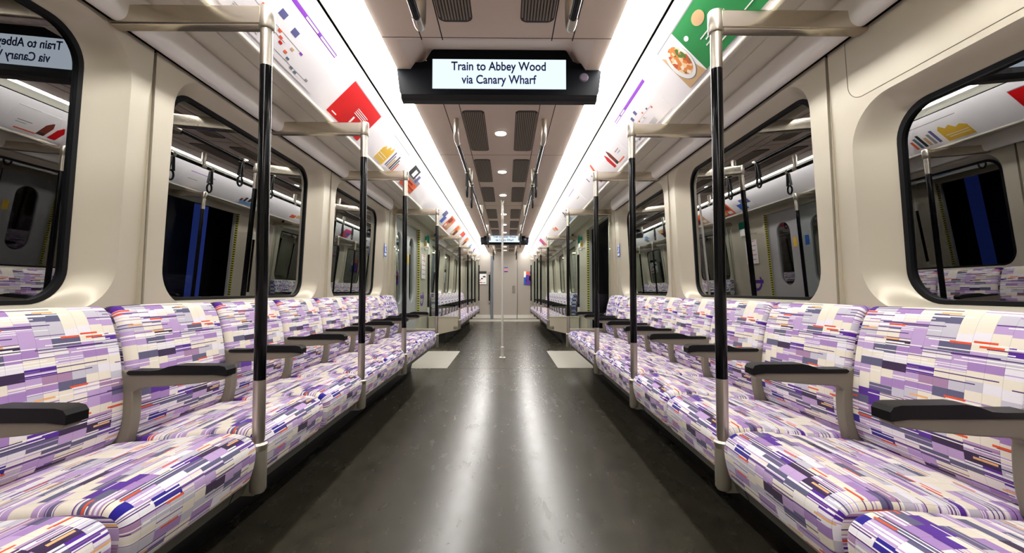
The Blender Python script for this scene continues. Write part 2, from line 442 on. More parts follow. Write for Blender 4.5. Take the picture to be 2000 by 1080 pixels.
for s in (-1, 1):
    MB().sheet([(0.577, ZC), (0.577, ZC+0.03)], Y0, Y1, s).build('cove_lip', 'ceiling', ce)
    MB().sheet(cove_prof, Y0, Y1, s).build('cove_panel', 'cove', ce, smooth=179)
    g = MB()
    y = -0.9
    while y < Y1:
        g.sheet([(x-0.0012, z-0.0012) for x, z in cove_prof], y, y+0.004, s); y += 1.10
    g.build('cove_seam', 'soffit', ce)
    MB().sheet([(0.753, 2.163), (0.764, 2.176), (0.766, 2.155)], Y0, Y1, s).build('cove_groove', 'gap', ce)
    MB().sheet([(0.763, 2.158), (0.770, 2.150), (0.985, 1.930)], Y0, Y1, s).build('advert_panel', 'ad_panel', ce)
    ls = MB().prism([(0.578, 2.1855), (0.588, 2.180), (0.605, 2.177), (0.624, 2.179), (0.640, 2.185), (0.650, 2.194), (0.650, 2.209), (0.578, 2.209)], lambda p, q, t_, s=s: (s*p, t_, q), Y0, Y1).build('light_strip', 'led')
    tag(ls, 'long white light strip along the %s edge of the ceiling' % nearest_word(s), 'ceiling light', 'long ceiling light strips')
    # bead under the adverts + soffit
    MB().sheet(catmull([(0.985, 1.930), (0.990, 1.918), (1.002, 1.914), (1.011, 1.922), (1.012, 1.938)], sub=3), Y0, Y1, s).build('advert_rail', 'soffit', ce, smooth=179)
    MB().sheet(catmull([(1.012, 1.938), (1.025, 1.956), (1.06, 1.963)], sub=3) + [(1.115, 1.963), (1.117, 1.968), (1.122, 1.968), (1.124, 1.962), (1.245, 1.960)], Y0, Y1, s).build('soffit_panel', 'soffit', ce, smooth=30)
    # header in the door areas and the plain ends
    for a, b_ in ((4.80, 7.60), (12.42, Y1), (Y0, -0.02)):
        MB().sheet([(1.245, 1.960), (1.275, 1.930), (1.302, 1.842)], a, b_, s).build('door_header_panel', 'panel', ce)
    # white moulded fascia above the windows
    fpro = catmull([(1.243, 1.960), (1.232, 1.940), (1.229, 1.905), (1.231, 1.872), (1.238, 1.850), (1.250, 1.838), (1.268, 1.834), (1.285, 1.838)], sub=3)
    for a, b_ in ((-0.02, 4.72), (7.62, 12.36)):
        ny = 1
        f = MB().sheet(fpro, a, b_, s); f.build('fascia', 'panel_white', ce, smooth=179)
        MB().prism([p for p in fpro] + [(1.30, 1.85), (1.30, 1.960)], lambda p, q, t_, s=s: (s*p, t_, q), b_-0.002, b_+0.004).build('fascia_end', 'panel', ce)
        MB().sheet([(1.285, 1.838), (1.288, 1.858), (1.305, 1.858), (1.305, 1.835)], a, b_, s).build('fascia_gap', 'gap', ce)

# outer skin that keeps the night out, with the platform beyond the windows
sk = MB()
for s in (-1, 1):
    sk.sheet([(0.577, 2.36), (1.0, 2.30), (1.46, 2.05), (1.46, 1.86)], Y0, Y1, s)
sk.add([(-0.6, Y0, 2.36), (0.6, Y0, 2.36), (0.6, Y1, 2.36), (-0.6, Y1, 2.36)], [(0, 1, 2, 3)])
o = sk.build('trim_4', 'gap'); tag(o, kind='structure')

# end wall with the cab door
ew = MB().prism([(-1.40, -0.02), (1.40, -0.02), (1.40, 2.36), (-1.40, 2.36)], lambda p, q, t_: (p, t_, q), Y1, Y1+0.05).build('wall_back', 'endwall'); tag(ew, kind='structure', label='grey end wall with the cab door')
MB().box(-1.3, 1.3, Y1-0.02, Y1, 0.02, 0.14).build('baseboard_back', 'steel_light'); tag(bpy.data.objects['baseboard_back'], kind='structure')
rw = MB().prism([(-1.40, -0.02), (1.40, -0.02), (1.40, 2.36), (-1.40, 2.36)], lambda p, q, t_: (p, t_, q), Y0-0.05, Y0).build('wall_front', 'endwall'); tag(rw, kind='structure', label='end wall behind the camera')
X_ = lambda px, d=Y1: CX + (px-989.5)*d/FPX
Z_ = lambda py, d=Y1: CZ + (568-py)*d/FPX
dr = empty('door_1', ((X_(962.5)+X_(1010.6))/2, Y1, 0), kind='structure', label='grey cab door in the end wall')
hw = (X_(1010.6)-X_(962.5))/2
MB().box(-hw+.01, hw-.01, -0.03, 0, 0.02, Z_(500), 0.006).build('door_leaf', 'endwall', dr)
MB().box(-hw-.0, -hw+.012, -0.022, -0.0, 0.0, Z_(499)).box(hw-.012, hw, -0.022, 0, 0, Z_(499)).build('door_seam', 'gap', dr)
MB().box(X_(1003.5)-.045-dr.location.x, X_(1003.5)+.035-dr.location.x, -0.06, -0.03, Z_(572), Z_(558), 0.01).build('door_handle', 'socket', dr)
MB().box(-1.3*0.0-hw+0.03, hw-0.03, -0.035, -0.029, 0.02, 0.14).build('kick_plate', 'steel_light', dr)
def on_end(name, px0, px1, py0, py1, mat, label, cat, dy=0.0, parts=()):
    o = empty(name, (X_((px0+px1)/2), Y1-0.03-dy, Z_((py0+py1)/2)), label=label, cat=cat)
    w_, h_ = (px1-px0)*Y1/FPX/2, (py1-py0)*Y1/FPX/2
    MB().box(-w_, w_, -0.006, 0.029+dy if dy == 0 else 0.0, -h_, h_).build('sign_plate', mat, o)
    for (a, b_, c_, d_, mt) in parts:
        MB().box(-w_+2*w_*a, -w_+2*w_*b_, -0.009, -0.006, h_-2*h_*d_, h_-2*h_*c_).build('printed_patch', mt, o)
on_end('notice', 935, 950, 535, 555, 'white', 'white notice with a small diagram on the end wall, left of the cab door', 'notice', parts=[(.1, .3, .55, .65, 'grey'), (.3, .55, .4, .52, 'dark'), (.55, .9, .2, .34, 'dark'), (.1, .5, .8, .88, 'red'), (.6, .9, .8, .88, 'sky_blue')])
on_end('intercom_panel', 935, 950, 530, 534.4, 'black', 'thin black panel above the white notice on the end wall', 'panel')
on_end('poster', 1023, 1038, 530, 556, 'blue', 'orange and blue poster on the end wall, right of the cab door', 'poster', parts=[(0, .3, 0, .45, 'white'), (.3, .75, 0, .25, 'orange'), (.25, .9, .32, 1, 'purple'), (.7, 1, .2, .7, 'orange'), (0.1, .35, .6, .8, 'blue')])
on_end('door_sticker', 984.8, 991.8, 522, 531.5, 'white', 'small blue and red sticker on the cab door', 'sticker', parts=[(0, 1, 0, .27, 'blue'), (0, 1, .36, .62, 'orange'), (0, 1, .7, 1, 'purple')])
gr = empty('wall_handrail', (X_(956), Y1-0.06, Z_(562)), label='long black vertical handle on the end wall beside the cab door', cat='handle')
MB().tube([(0, 0, -0.42), (0, 0, 0.42)], 0.022, 12).build('grip', 'black_sleeve', gr, smooth=40)
for d in (-1, 1): MB().tube([(0, 0, d*0.50), (0, 0, d*0.42)], 0.025, 12).box(-.02, .02, 0, .06, d*.46-.02, d*.46+.02).build('handle_bracket', 'steel', gr, smooth=40)
ps = MB().box(X_(958.2), X_(963), Y1-0.05, Y1, 0, Z_(500), 0.008).build('trim_5', 'post'); tag(ps, kind='structure', label='blue-grey post beside the cab door')

# ------------------------------------------------------------------ seats
def arc_len(P):
    L = [0.0]
    for a, b_ in zip(P, P[1:]): L.append(L[-1] + math.dist(a, b_))
    return L
def lofted_pad(name, prof, width, rad, mat, parent, crown=0.0, voff=0.0):
    # prof: closed outline (x, z); extruded along y with rounded ends
    P = catmull(prof, closed=True, sub=5); n = len(P)
    N = []
    for i in range(n):
        a, b_ = P[i-1], P[(i+1) % n]; t_ = (b_[0]-a[0], b_[1]-a[1]); l = math.hypot(*t_) or 1
        N.append((t_[1]/l, -t_[0]/l))
    cxm = sum(p[0] for p in P)/n; czm = sum(p[1] for p in P)/n
    # make normals point outward
    if sum((P[i][0]-cxm)*N[i][0] + (P[i][1]-czm)*N[i][1] for i in range(n)) < 0: N = [(-a, -b_) for a, b_ in N]
    L = arc_len(P + [P[0]])
    ys = []; K = 6
    for k in range(K+1):
        th = PI/2*k/K; ys.append((-width/2 + rad*(1-math.sin(th)) if False else -width/2 + rad*(1-math.cos(PI/2-(PI/2-th))), rad*(1-math.sin(th))))
    mids = [(-width/2 + rad + (width-2*rad)*k/8, 0.0) for k in range(1, 8)]
    secs = ys + mids + [(-y, i_) for y, i_ in reversed(ys)]
    bm = bmesh.new(); uvl = bm.loops.layers.uv.new('UVMap'); vs_ = []
    for y, ins in secs:
        cr = crown*(1-(2*y/width)**2)
        vs_.append([bm.verts.new((P[i][0] - N[i][0]*(ins-cr*max(0, N[i][1]-N[i][0])*0.7), y, P[i][1] - N[i][1]*(ins-cr*max(0, N[i][1]-N[i][0])*0.7))) for i in range(n)])
    for j in range(len(secs)-1):
        for i in range(n):
            i2 = (i+1) % n
            f = bm.faces.new((vs_[j][i], vs_[j][i2], vs_[j+1][i2], vs_[j+1][i])); f.smooth = True
            ua, ub = secs[j][0] - secs[j][1]*0.6, secs[j+1][0] + 0.0
            for lp, (uu, vv) in zip(f.loops, ((secs[j][0], L[i]), (secs[j][0], L[i+1]), (secs[j+1][0], L[i+1]), (secs[j+1][0], L[i]))): lp[uvl].uv = (uu+0.5, vv+voff)
    for j, e in ((0, -1), (len(secs)-1, 1)):
        f = bm.faces.new(vs_[j]); f.smooth = False
        for lp in f.loops: lp[uvl].uv = (secs[j][0]+0.5+e*0.02*0, lp.vert.co.z+voff+0.3)
    bmesh.ops.recalc_face_normals(bm, faces=bm.faces[:])
    me = bpy.data.meshes.new(name); bm.to_mesh(me); bm.free()
    return link(name, me, mat, parent)
PITCH = 0.495; SW = 0.486
# right-hand seat: wall towards +x, origin on the floor at the front edge of the cushion
cush = [(0.785, 0.302), (0.766, 0.34), (0.757, 0.395), (0.765, 0.432), (0.795, 0.455), (0.86, 0.462), (0.96, 0.455), (1.06, 0.443), (1.18, 0.435), (1.228, 0.42), (1.232, 0.36), (1.21, 0.305), (1.10, 0.298), (0.95, 0.298), (0.84, 0.296)]
back = [(1.208, 0.44), (1.190, 0.50), (1.188, 0.58), (1.196, 0.67), (1.210, 0.75), (1.229, 0.815), (1.248, 0.852), (1.270, 0.868), (1.298, 0.862), (1.312, 0.835), (1.312, 0.75), (1.300, 0.62), (1.290, 0.50), (1.27, 0.43), (1.235, 0.425)]
def make_seat(mat):
    t_ = empty('train_seat')
    lofted_pad('seat_cushion', cush, 0.468, 0.018, mat, t_, crown=0.006, voff=0.013)
    lofted_pad('backrest', back, 0.476, 0.018, mat, t_, crown=0.004, voff=0.107)
    return t_
seat_n = make_seat('moquette'); seat_p = make_seat('moquette_priority')
def first_or_copy(proto, used=set()):
    if proto.name in used: return copy_tree(proto)
    used.add(proto.name); return proto
ORD = ['first', 'second', 'third', 'fourth', 'fifth', 'sixth', 'seventh', 'eighth', 'ninth', 'tenth', 'eleventh']
def place(proto, s, y, label, cat, group):
    o = first_or_copy(proto); o.location = (0, y, 0); o.rotation_euler = (0, 0, 0 if s > 0 else PI)
    return tag(o, label, cat, group)
rows = []
for s in (-1, 1):
    sd = nearest_word(s)
    for k in range(9):                        # near bench, counted from the camera
        y = 0.4125 + PITCH*(k+0.5)
        pr = seat_p if k == 8 else seat_n
        nb = {0: 'cut by the frame nearest the camera', 8: 'blue-dotted, against the glass door screen'}.get(k, '%s along from the camera' % ORD[k])
        place(pr, s, y, 'purple patterned seat, near %s row, %s' % (sd, nb), 'seat', 'purple patterned seats in the near %s row' % sd)
    for k in range(10):
        y = 7.50 + PITCH*(k+0.5)
        pr = seat_p if k in (0, 9) else seat_n
        nb = {0: 'with dotted cloth right behind the door screen', 9: 'with dotted cloth, last before the end wall'}.get(k, '%s behind the door screen' % ORD[k])
        place(pr, s, y, 'purple patterned seat, far %s row, %s' % (sd, nb), 'seat', 'purple patterned seats in the far %s row' % sd)

# armrests
ar = empty('armrest')
post = catmull([(1.176, 0.425), (1.162, 0.50), (1.160, 0.58), (1.162, 0.62)], sub=3) + [(1.158, 0.63)]
outer_ = catmull([(1.222, 0.425), (1.206, 0.50), (1.203, 0.60), (1.204, 0.66), (1.202, 0.690)], sub=3)
body = post[:-1] + [(1.14, 0.633), (1.05, 0.638), (0.95, 0.648), (0.88, 0.658), (0.866, 0.664), (0.862, 0.672), (0.885, 0.678)] + [(1.17, 0.677), (1.190, 0.690)] 
sh_ = lambda P: [(p, q - 0.028*min(1, max(0, (q-0.55)/0.07))) for p, q in P]
poly = sh_(body + outer_[::-1])
MB().prism(poly, lambda p, q, t_: (p, t_, q), -0.018, 0.018).build('arm_support', 'arm_metal', ar, smooth=35)
bv = ar.children[0].modifiers.new('b', 'BEVEL'); bv.width = 0.004; bv.segments = 2; bv.limit_method = 'ANGLE'
padp = [(0.858, 0.672), (0.857, 0.692), (0.864, 0.702), (0.88, 0.706), (1.02, 0.707), (1.045, 0.703), (1.075, 0.692), (1.10, 0.690), (1.17, 0.690), (1.178, 0.684), (1.172, 0.677), (0.90, 0.677)]
MB().prism(sh_(padp), lambda p, q, t_: (p, t_, q), -0.024, 0.024).build('arm_pad', 'arm_pad', ar, smooth=35)
bv = ar.children[1].modifiers.new('b', 'BEVEL'); bv.width = 0.006; bv.segments = 3; bv.limit_method = 'ANGLE'; bv.angle_limit = math.radians(50)
for s in (-1, 1):
    sd = nearest_word(s)
    for k in range(9):
        y = 0.9075 + PITCH*k
        nb = {0: 'nearest the camera', 8: 'at the end by the glass door screen'}.get(k, '%s along from the camera' % ORD[k])
        place(ar, s, y, 'black-topped grey armrest of the near %s row, %s' % (sd, nb), 'armrest', 'armrests of the near %s row' % sd)
    for k in range(11):
        nb = 'last before the end wall' if k == 10 else '%s behind the door screen' % ORD[k]
        place(ar, s, 7.50 + PITCH*k, 'black-topped grey armrest of the far %s row, %s' % (sd, nb), 'armrest', 'armrests of the far %s row' % sd)

# bench frames
for s in (-1, 1):
    for (a, b_, wd) in ((-0.15, 4.93, 'near'), (7.46, 12.50, 'far')):
        o = empty('bench_frame', (s*1.1, (a+b_)/2, 0), label='grey frame carrying the %s %s row of seats' % (wd, nearest_word(s)), cat='bench frame', group='seat row frames')
        h = (b_-a)/2
        fr = [(0.800, 0.292), (0.815, 0.255), (0.86, 0.235), (1.33, 0.225), (1.33, 0.292)]
        MB().prism(fr, lambda p, q, t_, s=s: (s*(p-1.1), t_, q), -h, h).build('beam', 'underframe', o)
        sm = MB(); yy = -h + 0.5
        while yy < h:
            sm.prism([(0.7995, 0.29), (0.8145, 0.2545), (0.8195, 0.2545), (0.8045, 0.29)], lambda p, q, t_, s=s: (s*(p-1.1), t_, q), yy-0.002, yy+0.002); yy += PITCH
        sm.build('beam_seam', 'gap', o)
        MB().prism([(1.02, 0.225), (1.06, 0.0), (1.335, 0.0), (1.335, 0.225)], lambda p, q, t_, s=s: (s*(p-1.1), t_, q), -h+0.03, h-0.03).build('plinth', 'plinth', o)
        if wd == 'near': bf = o

# ------------------------------------------------------------------ grab poles, draught screens
PX = 0.78
def pole_parts(root, rail_bottom=0.25):
    # origin on the floor under the pole, wall towards +x
    MB().lathe([(0.0, 0.25), (0.020, 0.252), (0.026, 0.262), (0.0265, 0.39), (0.0265, 0.405), (0.020, 0.41)]).box(0.0, 0.10, -0.02, 0.02, 0.245, 0.30, 0.006).build('socket', 'socket', root, smooth=35)
    MB().lathe([(0.0275, 0.392), (0.0285, 0.395), (0.0285, 0.41), (0.0235, 0.416), (0.019, 0.416)]).build('socket_ring', 'steel', root, smooth=35)
    MB().lathe([(0.0195, 0.41), (0.0195, 0.622)]).build('lower_tube', 'steel', root, smooth=35)
    MB().lathe([(0.0185, 0.622), (0.0190, 0.626), (0.0190, 1.688), (0.0185, 1.692)]).build('black_sleeve', 'black_sleeve', root, smooth=35)
    MB().lathe([(0.0195, 1.692), (0.0195, 1.828)]).build('upper_tube', 'steel', root, smooth=35)
    MB().lathe([(0.024, 1.820), (0.0265, 1.824), (0.0265, 1.892), (0.024, 1.896), (0.0, 1.896)]).build('end_cap', 'steel', root, smooth=35)
    pr = rrect(-0.0245, 0.0245, 1.824, 1.893, 0.008, 4)
    MB().prism(pr, lambda p, q, t_: (t_, p, q), 0.012, 0.545).build('top_bar', 'bar', root, smooth=35)
gp = empty('grab_pole'); pole_parts(gp)
for s in (-1, 1):
    sd = nearest_word(s)
    for y, lb in ((1.43, 'nearest of the near %s row' % sd), (2.42, 'second of the near %s row' % sd), (3.41, 'third of the near %s row' % sd),
                  (8.97, 'nearest free one in the far %s row' % sd), (9.98, 'middle one of the far %s row' % sd), (10.97, 'farthest free one of the far %s row' % sd)):
        o = first_or_copy(gp); o.location = (s*PX, y, 0); o.rotation_euler = (0, 0, 0 if s > 0 else PI)
        tag(o, 'black and steel grab pole, %s' % lb, 'grab pole', 'grab poles in front of the seats')
ds = empty('draught_screen'); pole_parts(ds)
MB().box(0.022, 0.50, -0.004, 0.004, 0.47, 1.822).build('glass_panel', 'clear_glass', ds)
MB().box(0.01, 0.55, -0.016, 0.016, 0.448, 0.475, 0.006).build('lower_rail', 'panel', ds)
MB().prism([(0.015, 0.24), (0.54, 0.12), (0.54, 0.450), (0.015, 0.450)], lambda p, q, t_: (p, t_, q), -0.010, 0.010).build('end_panel', 'panel', ds)
for s in (-1, 1):
    sd = nearest_word(s)
    for y, lb in ((4.985, 'closing the near %s row by the doors' % sd), (7.40, 'in front of the far %s row' % sd), (12.56, 'behind the far %s row' % sd)):
        o = first_or_copy(ds); o.location = (s*PX, y, 0); o.rotation_euler = (0, 0, 0 if s > 0 else PI)
        tag(o, 'clear glass draught screen with black pole, %s' % lb, 'screen', 'glass draught screens at the seat row ends')

# centre pole in the door area
cp = empty('centre_pole', (-0.010, 5.81, 0), label='thin bright steel pole standing in the middle of the aisle', cat='pole')
MB().lathe([(0.045, 0.0), (0.045, 0.006), (0.03, 0.012), (0.0, 0.012)]).build('floor_flange', 'steel', cp, smooth=35)
MB().lathe([(0.024, 0.012), (0.024, 0.15), (0.0145, 0.156)]).build('foot_sleeve', 'steel_light', cp, smooth=35)
MB().lathe([(0.0145, 0.15), (0.0145, ZC-0.03)]).build('tube', 'steel_light', cp, smooth=35)
MB().lathe([(0.018, ZC-0.04), (0.022, ZC-0.012), (0.03, ZC), (0.0, ZC)]).build('ceiling_flange', 'steel', cp, smooth=35)

# ------------------------------------------------------------------ ceiling fittings
RX, RZ = 0.322, 2.04
def strap_tree():
    st = empty('hanging_strap')
    MB().tube([(0, -0.016, 0), (0, 0.016, 0)], 0.024, 14).build('clamp', 'steel', st, smooth=35)
    m_ = MB()
    for d in (-1, 1): m_.prism([(0.004*d, -0.02), (0.016*d, -0.02), (0.034*d, -0.15), (0.022*d, -0.15)], lambda p, q, t_: (t_, p, q), -0.012, 0.012)
    m_.build('strap_band', 'black', st)
    loop = [(0, 0.034*math.sin(2*PI*k/20), -0.195 + 0.045*math.cos(2*PI*k/20)) for k in range(21)]
    MB().tube(loop, 0.009, 10, caps=False).build('grip_loop', 'arm_pad', st, smooth=60)
    return st
st0 = strap_tree(); sused = False
for s in (-1, 1):
    sd = nearest_word(s)
    for (a, b_, lb, brk) in ((Y0, 1.79, 'ending in front of the first display screen', ()), (3.05, 9.25, 'over the door area between the two display screens', (4.3, 6.15, 8.0)), (10.65, 13.2, 'beyond the far display screen', (11.8,))):
        o = empty('ceiling_handrail', (s*RX, (a+b_)/2, RZ), label='black ceiling handrail on the %s, %s' % (sd, lb), cat='handrail', group='black ceiling handrails')
        h = (b_-a)/2
        MB().tube([(0, -h+0.09, 0), (0, h-0.09, 0)], 0.0165, 14).build('rail', 'black_sleeve', o, smooth=35)
        ends = [(-h, 1), (h, -1)]
        for ye, d in ends:
            path = catmull([(0, ye+d*0.11, 0), (0, ye+d*0.05, 0.0), (0, ye+d*0.015, 0.02), (0, ye, 0.06), (0, ye, ZC-RZ-0.004)], sub=4)
            MB().tube(path, 0.0195, 14).build('end_bracket', 'steel', o, smooth=50)
        for yb in brk:
            MB().tube([(0, yb-(a+b_)/2, 0.0), (0, yb-(a+b_)/2, ZC-RZ-0.003)], [0.018, 0.026], 12).tube([(0, yb-(a+b_)/2-0.03, 0), (0, yb-(a+b_)/2+0.03, 0)], 0.0195, 12).build('rail_bracket', 'steel', o, smooth=35)
    for y, lb in ((3.91, 'nearer of the two before the doors'), (4.42, 'farther of the two before the doors'), (7.98, 'nearer of the two under the far screen'), (8.49, 'farther of the two under the far screen'), (11.47, 'nearer of the two beyond the far screen'), (11.98, 'last one before the end wall')):
        o = first_or_copy(st0); o.location = (s*RX, y, RZ)
        tag(o, 'black strap on the %s ceiling rail, %s' % (sd, lb), 'strap', 'strap handles on the ceiling rails')

VY = sorted([2.42+7.56*k+d for k in (0, 1) for d in (-0.91, 0.91, 2.0, 3.09, -2.0, -3.09) if 0 < 2.42+7.56*k+d < 13.5])
def vent_tree(s):
    v = empty('ceiling_vent')
    o_l = rrect(-0.079, 0.079, -0.425, 0.425, 0.035, 6)
    MB().prism(o_l, lambda p, q, t_: (p, q, t_), -0.002, 0.003).build('grille_back', 'vent_dark', v)
    r = MB(); n = 11
    for i in range(n):
        x = -0.070 + 0.14*i/(n-1); e = 0.405 if 0 < i < n-1 else 0.385
        r.box(x-0.0036, x+0.0036, -e, e, -0.006, -0.001)
    r.build('grille_ribs', 'vent_rib', v); return v
v0 = vent_tree(1)
lt0 = empty('ceiling_light')
MB().tube([(0, 0, 0.0), (0, 0, -0.004)], 0.050, 28).build('bezel', 'steel_light', lt0, smooth=35)
MB().tube([(0, 0, -0.004), (0, 0, -0.007)], 0.043, 28).build('lamp_lens', 'spot', lt0, smooth=35)
for i, y in enumerate(VY):
    for s in (-1, 1):
        o = first_or_copy(v0); o.location = (s*0.19, y, ZC)
        tag(o, 'ribbed ceiling vent on the %s, %s' % (nearest_word(s), 'ahead of the first screen' if y < 2 else '%s past the first screen' % ORD[i-1] if i-1 < len(ORD) else 'far end'), 'vent', 'ribbed ceiling vents')
    o = first_or_copy(lt0); o.location = (0, y, ZC)
    tag(o, 'small round ceiling downlight, %s' % ('ahead of the first screen' if y < 2 else '%s past the first screen' % ORD[i-1]), 'downlight', 'round ceiling downlights')

# display screens
def pis_tree():
    p = empty('display_screen')
    out = [(-0.545, -0.045), (-0.435, -0.045), (-0.410, -0.035), (-0.375, 0.025), (-0.355, 0.036), (0.355, 0.036), (0.375, 0.025), (0.410, -0.035), (0.435, -0.045), (0.545, -0.045),
           (0.562, -0.050), (0.568, -0.06), (0.568, -0.08), (0.552, -0.215), (0.542, -0.23), (-0.542, -0.23), (-0.552, -0.215), (-0.568, -0.08), (-0.568, -0.06), (-0.562, -0.050)]
    b_ = MB().prism(out, lambda x, z, t_: (x, t_, z), 0.0, 0.07)
    b_.build('housing', 'black_gloss', p)
    low = rrect(-0.548, 0.548, -0.272, -0.222, 0.02, 5)
    MB().prism([(0.0, -0.228), (0.012, -0.246), (0.03, -0.254), (0.07, -0.256), (0.07, -0.22)], lambda q, z, t_: (t_, q, z), -0.545, 0.545).build('lower_lip', 'black', p)
    MB().box(-0.16, 0.16, 0.02, 0.07, 0.02, 0.045).build('mount', 'black', p)
    sc = MB().box(-0.370, 0.370, -0.003, 0.0, -0.197, -0.027).build('screen_panel', 'screen', p)
    for ln, zz in (('Train to Abbey Wood', -0.091), ('via Canary Wharf', -0.168)):
        me = text_mesh(ln, 0.0705)
        o = link('screen_text', me, 'screen_ink', sc); o.location = (-0.003, -0.0045, zz); o.rotation_euler = (PI/2, 0, 0)
        xs_ = [v.co.x for v in me.vertices]; wdt = max(xs_)-min(xs_); tgt = 0.524 if 'Train' in ln else 0.415
        o.scale = (tgt/wdt, 1, 1)
    MB().tube([(0.47, 0.0, -0.127), (0.47, -0.006, -0.127)], [0.026, 0.02], 20).build('camera_lens', 'lens', p, smooth=40)
    MB().tube([(-0.405, 0.0, -0.035), (-0.405, -0.002, -0.035)], 0.003, 8).build('sensor_dot', 'white', p)
    return p
pz = ZC + 0.0838
p0 = pis_tree(); p0.location = (0.006, 2.36, pz)
p0.scale = (1.03, 1, 1)
tag(p0, 'black display hung from the ceiling close by, reading Train to Abbey Wood', 'display', 'hanging destination displays')
p1 = copy_tree(p0); p1.location = (0.0, 9.92, pz); tag(p1, 'small far-off display hung over the aisle near the end wall', 'display', 'hanging destination displays')

# ------------------------------------------------------------------ adverts on the slopes
A0, A1 = Vector((0.770, 2.150)), Vector((0.985, 1.930)); AL = (A1-A0).length; AD = (A1-A0)/AL; AN = Vector((-AD.y, AD.x)); AN = AN if AN.x < 0 else -AN
def advert(s, y0, y1, mat, label, parts=(), t0=0.19, t1=0.94, name='advert_poster'):
    y0, y1 = y0*0.98, y1*0.98
    yc = (y0+y1)/2; o = empty(name, (s*A0.x, yc, A0.y), label=label, cat='poster', group='adverts on the %s slope' % nearest_word(s))
    def pt(y, t_, h): q = AD*(AL*t_) + AN*h; return (s*q.x, y-yc, q.y)
    def quad(poly, h0, h1, nm, mt, par):
        MB().prism(poly, lambda u, t_, h: pt(y0+(y1-y0)*u, t0+(t1-t0)*t_, h), h0, h1).build(nm, mt, par)
    quad([(0, 0), (1, 0), (1, 1), (0, 1)], 0.0002, 0.0016, 'card', mat, o)
    for i, pr in enumerate(parts):
        poly, mt = pr[0], pr[1]; lv = pr[2] if len(pr) > 2 else 1
        if isinstance(poly[0], (int, float)):
            a, b_, c_, d_ = poly; poly = [(a, c_), (b_, c_), (b_, d_), (a, d_)]
        quad(poly, 0.0016+0.0004*(lv-1), 0.0016+0.0005*lv, 'printed_' + ('lettering' if mt == 'white' and lv > 1 else 'patch'), mt, o)
    # slim top edge line seen on the framed cards
    return o
def disc(cu, ct, ru, rt, n=20): return [(cu+ru*math.cos(2*PI*k/n), ct+rt*math.sin(2*PI*k/n)) for k in range(n)]
def lines(u0, u1, t_s, th=0.02): return [((u0, u1-0.03*(i % 2), t_, t_+th), 'white', 2) for i, t_ in enumerate(t_s)]
def route_map(flip):
    F = (lambda u: 1-u) if flip else (lambda u: u)
    P = []
    def R(a, b_, c_, d_, mt, lv=1):
        a, b_ = sorted((F(a), F(b_))); P.append(((a, b_, c_, d_), mt, lv))
    R(0.02, 0.93, 0.0, 0.075, 'lilac'); R(0.60, 0.925, 0.018, 0.058, 'white', 2); R(0.72, 0.75, 0.018, 0.058, 'lilac', 3)
    R(0.02, 0.935, -0.012, 0.0, 'grey')
    for u, t_ in ((0.50, 0.34), (0.62, 0.39)): R(u-0.024, u+0.024, t_-0.06, t_+0.06, 'slate')
    for u, t_, mt in ((0.40, 0.50, 'orange'), (0.44, 0.62, 'tan'), (0.55, 0.58, 'orange'), (0.58, 0.65, 'orange'), (0.60, 0.72, 'red'), (0.68, 0.64, 'tan'), (0.66, 0.77, 'orange'), (0.70, 0.83, 'teal'), (0.76, 0.90, 'teal'), (0.80, 0.92, 'teal'), (0.30, 0.52, 'purple'), (0.74, 0.57, 'lilac'), (0.9, 0.86, 'grey'), (0.22, 0.6, 'orange')):
        R(u-0.012, u+0.012, t_-0.022, t_+0.022, mt, 2)
    for a, b_, t_ in ((0.2, 0.74, 0.555), (0.6, 0.9, 0.88), (0.40, 0.62, 0.66)): R(a, b_, t_, t_+0.006, 'grey')
    for k in range(4): R(0.30, 0.48, 0.82+0.035*k, 0.828+0.035*k, 'grey')
    return P
bar = [((0.0, 1.0, -0.025, 0.0), 'grey')]
advert(-1, 1.25, 2.20, 'card', 'white railway line map with a lilac title bar, nearest on the left slope', route_map(False))
advert(-1, 2.40, 2.90, 'red', 'bright red poster with small white lettering on the left slope', bar + [((.08, .20, .90, .93), 'white', 2)] + lines(.45, .80, (.36, .41, .46, .51)) + [((.50, .54, .60, .9), 'white', 2)] + [(disc(.82, .88, .045, .05), 'white', 2)])
advert(-1, 3.25, 3.74, 'card', 'pale poster with a yellow skyline band behind the red poster', bar + [([(0, .98), (0, .55), (.08, .42), (.16, .5), (.22, .32), (.30, .42), (.36, .25), (.42, .4), (.42, .98)], 'yellow')] + [((.5+.08*k, .55+.08*k, .3+.1*(k % 3), .9), mt) for k, mt in enumerate(('slate', 'grey', 'tan', 'dark', 'teal', 'orange'))] + lines(.03, .38, (.70, .80)))
advert(-1, 4.02, 4.50, 'grey', 'dark photo poster with an orange lower half on the left slope', [((0, .5, .0, .45), 'dark'), ((.5, 1, .0, .35), 'card'), ((.0, 1, .55, 1), 'orange'), ((.1, .7, .62, .70), 'brown'), ((.3, 1, .78, .84), 'yellow'), ((.2, .4, .1, .4), 'white', 2), ((.6, .75, .15, .5), 'slate', 2)])
for i, (a, mA, mB, mC, lb) in enumerate(((6.15, 'card', 'slate', 'blue', 'pale poster with blue print above the left doors'), (6.75, 'orange', 'brown', 'tan', 'orange poster just past the left doors'), (7.65, 'tan', 'orange', 'brown', 'tan and orange poster over the start of the far left row'),
                                     (8.5, 'red', 'orange', 'white', 'red poster above the far left row'), (9.4, 'tan', 'orange', 'dark', 'orange patterned poster level with the far screen on the left'), (10.6, 'card', 'sky_blue', 'grey', 'white and pale blue poster far along the left slope'), (11.7, 'card', 'lilac', 'grey', 'white and lilac poster last on the left slope'))):
    advert(-1, a, a+0.46, mA, lb, [((.1, .6, .1, .5), mB), ((.45, .9, .4, .9), mC), ((.1, .35, .65, .9), 'white', 2)])
